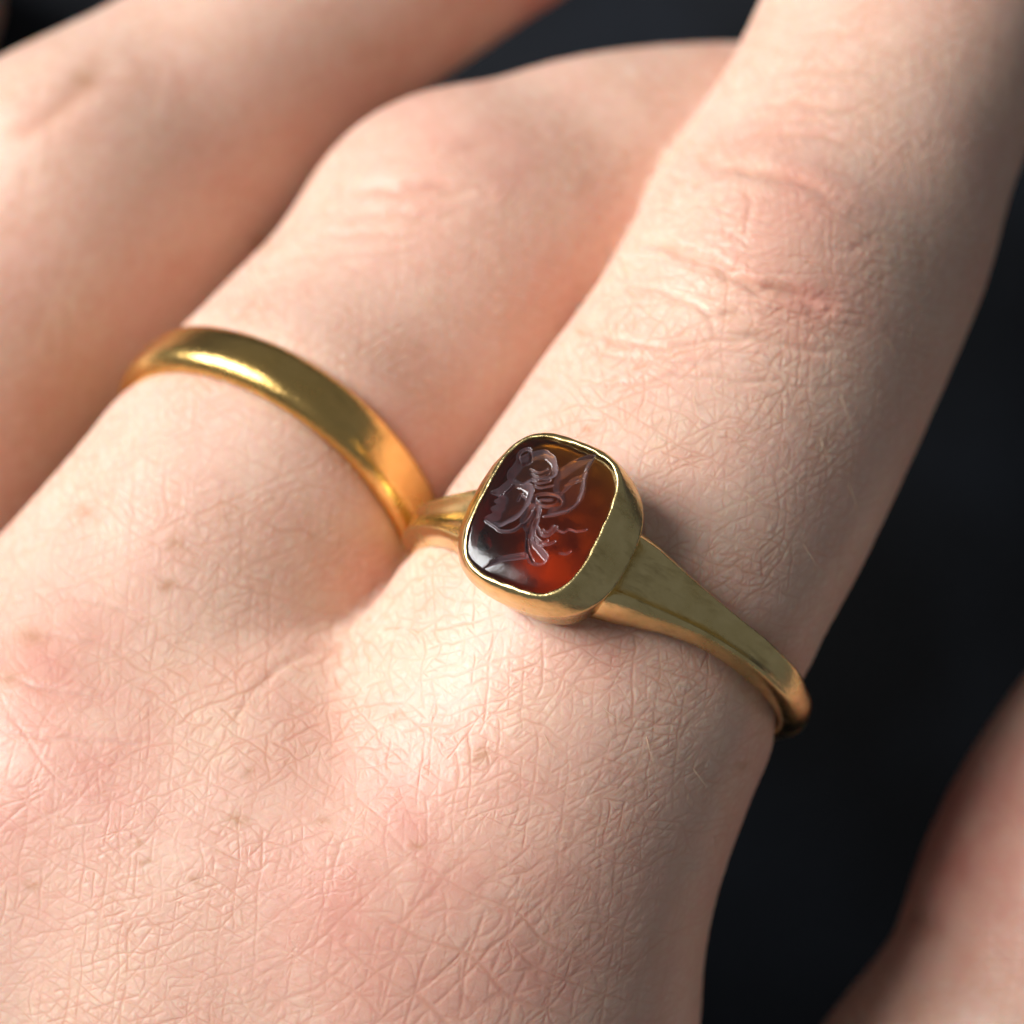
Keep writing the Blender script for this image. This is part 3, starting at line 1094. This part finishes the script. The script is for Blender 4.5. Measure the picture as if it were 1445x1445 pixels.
def engraving(X, Y):
    sh = X.shape
    x, y = X.ravel(), Y.ravel()
    p3 = np.stack([x, y, np.zeros_like(x)], 1)
    x = x + 0.02 * vnoise(p3 / 0.25, 400)
    y = y + 0.02 * vnoise(p3 / 0.25, 401)
    hgt = np.zeros_like(x)

    def curve(q, closed):
        n = len(q)
        if n < 3:
            return q
        out = []
        for i in range(n if closed else n - 1):
            g_ = (lambda j: q[j % n]) if closed else (lambda j: q[min(max(j, 0), n - 1)])
            a, b, c, d = g_(i - 1), g_(i), g_(i + 1), g_(i + 2)
            for t in (0, 0.25, 0.5, 0.75):
                out.append(0.5 * (2 * b + (c - a) * t + (2 * a - 5 * b + 4 * c - d) * t * t + (3 * b - a - 3 * c + d) * t ** 3))
        if not closed:
            out.append(q[-1])
        return np.array(out)

    def inside(poly):
        q = curve(Z2(poly), True)
        c = np.zeros(len(x), bool)
        d = np.full(len(x), 1e9)
        n = len(q)
        for i in range(n):
            (x0, y0), (x1, y1) = q[i], q[(i + 1) % n]
            cond = ((y0 > y) != (y1 > y)) & (x < (x1 - x0) * (y - y0) / ((y1 - y0) or 1e-9) + x0)
            c ^= cond
            bx, by = x1 - x0, y1 - y0
            t = np.clip(((x - x0) * bx + (y - y0) * by) / (bx * bx + by * by), 0, 1)
            d = np.minimum(d, np.hypot(x - x0 - t * bx, y - y0 - t * by))
        return np.where(c, d, -d)

    def carve(poly, depth, wid):
        nonlocal hgt
        d = inside(poly)
        hgt = np.minimum(hgt, -depth * np.sin(0.5 * math.pi * np.clip((d + 0.02) / (wid * 1.6), 0, 1)))

    def cut(line, w, depth, extra=False):
        nonlocal hgt
        q = curve(Z2(line), False)
        d = np.full(len(x), 1e9)
        for (x0, y0), (x1, y1) in zip(q[:-1], q[1:]):
            bx, by = x1 - x0, y1 - y0
            t = np.clip(((x - x0) * bx + (y - y0) * by) / (bx * bx + by * by), 0, 1)
            d = np.minimum(d, np.hypot(x - x0 - t * bx, y - y0 - t * by))
        hgt = hgt - depth * np.exp(-(d / w) ** 2)

    # deep modelling: face, hair, wing, neck, shoulder
    carve([(490, 470), (560, 470), (640, 530), (620, 640), (560, 720), (480, 775), (400, 800), (318, 748), (372, 705), (360, 672), (398, 650),
           (380, 620), (415, 600), (362, 562), (430, 520)], 0.24, 0.26)
    carve([(545, 330), (620, 290), (720, 270), (790, 330), (800, 430), (740, 470), (640, 480), (560, 520), (480, 480), (470, 430), (500, 390)], 0.26, 0.22)
    carve([(1050, 280), (960, 330), (860, 400), (800, 450), (780, 540), (820, 600), (740, 700), (860, 690), (950, 620), (990, 480), (1010, 380)], 0.14, 0.16)
    carve([(600, 650), (690, 660), (680, 760), (640, 860), (690, 930), (740, 1000), (700, 1055), (620, 1040), (590, 950), (600, 850), (560, 760)], 0.18, 0.16)
    carve([(300, 1078), (360, 1030), (440, 1000), (590, 975), (600, 1010), (430, 1035)], 0.10, 0.10)
    # fine cuts
    cut([(545, 345), (540, 300), (575, 268), (615, 270), (610, 330), (570, 350)], 0.045, 0.10)
    for k in range(5):
        cut([(610 + 8 * k, 385 + 34 * k), (660 + 8 * k, 405 + 32 * k), (720 + 12 * k, 380 + 33 * k)], 0.03, 0.07)
    cut([(720, 420), (760, 380), (790, 420)], 0.04, 0.08)
    cut([(820, 410), (920, 340), (1040, 290)], 0.05, 0.12)
    cut([(880, 470), (940, 440), (985, 430)], 0.03, 0.08)
    cut([(850, 500), (920, 475), (975, 455)], 0.03, 0.08)
    cut([(820, 560), (890, 490), (1000, 390), (1040, 300)], 0.03, 0.07)
    cut([(1045, 320), (1000, 420), (980, 560), (920, 650), (850, 700), (720, 725)], 0.035, -0.07)
    cut([(650, 620), (660, 585), (730, 570), (805, 585), (820, 620), (780, 650), (700, 655), (650, 625)], 0.04, 0.13)
    cut([(690, 620), (770, 612)], 0.04, -0.06)
    cut([(330, 762), (390, 800), (430, 832), (520, 822), (590, 760), (650, 665)], 0.045, -0.09)
    cut([(660, 680), (620, 770), (602, 860), (605, 960), (640, 1030)], 0.035, 0.09)
    cut([(690, 690), (650, 790), (655, 880), (700, 930)], 0.03, 0.08)
    cut([(605, 985), (640, 1035), (700, 1045), (735, 1015)], 0.05, -0.06)
    cut([(690, 905), (740, 915), (785, 895)], 0.03, 0.09)
    cut([(665, 800), (700, 850), (750, 850), (795, 800)], 0.04, 0.09)
    cut([(700, 820), (740, 830), (775, 790)], 0.03, 0.06)
    cut([(660, 870), (700, 900), (740, 890)], 0.03, 0.07)
    cut([(805, 820), (850, 828), (880, 808), (930, 822), (995, 805)], 0.026, 0.08)
    cut([(820, 972), (860, 975), (890, 955)], 0.026, 0.09)
    cut([(300, 1078), (370, 1030), (470, 1005), (585, 985)], 0.03, -0.06)
    cut([(360, 560), (410, 575)], 0.03, 0.09)
    cut([(440, 560), (480, 520), (500, 500)], 0.03, -0.08)
    cut([(530, 600), (550, 560), (580, 590)], 0.035, 0.08)
    return 1.35 * hgt.reshape(sh)


build_signet()

print('DONE', time.time() - T0)
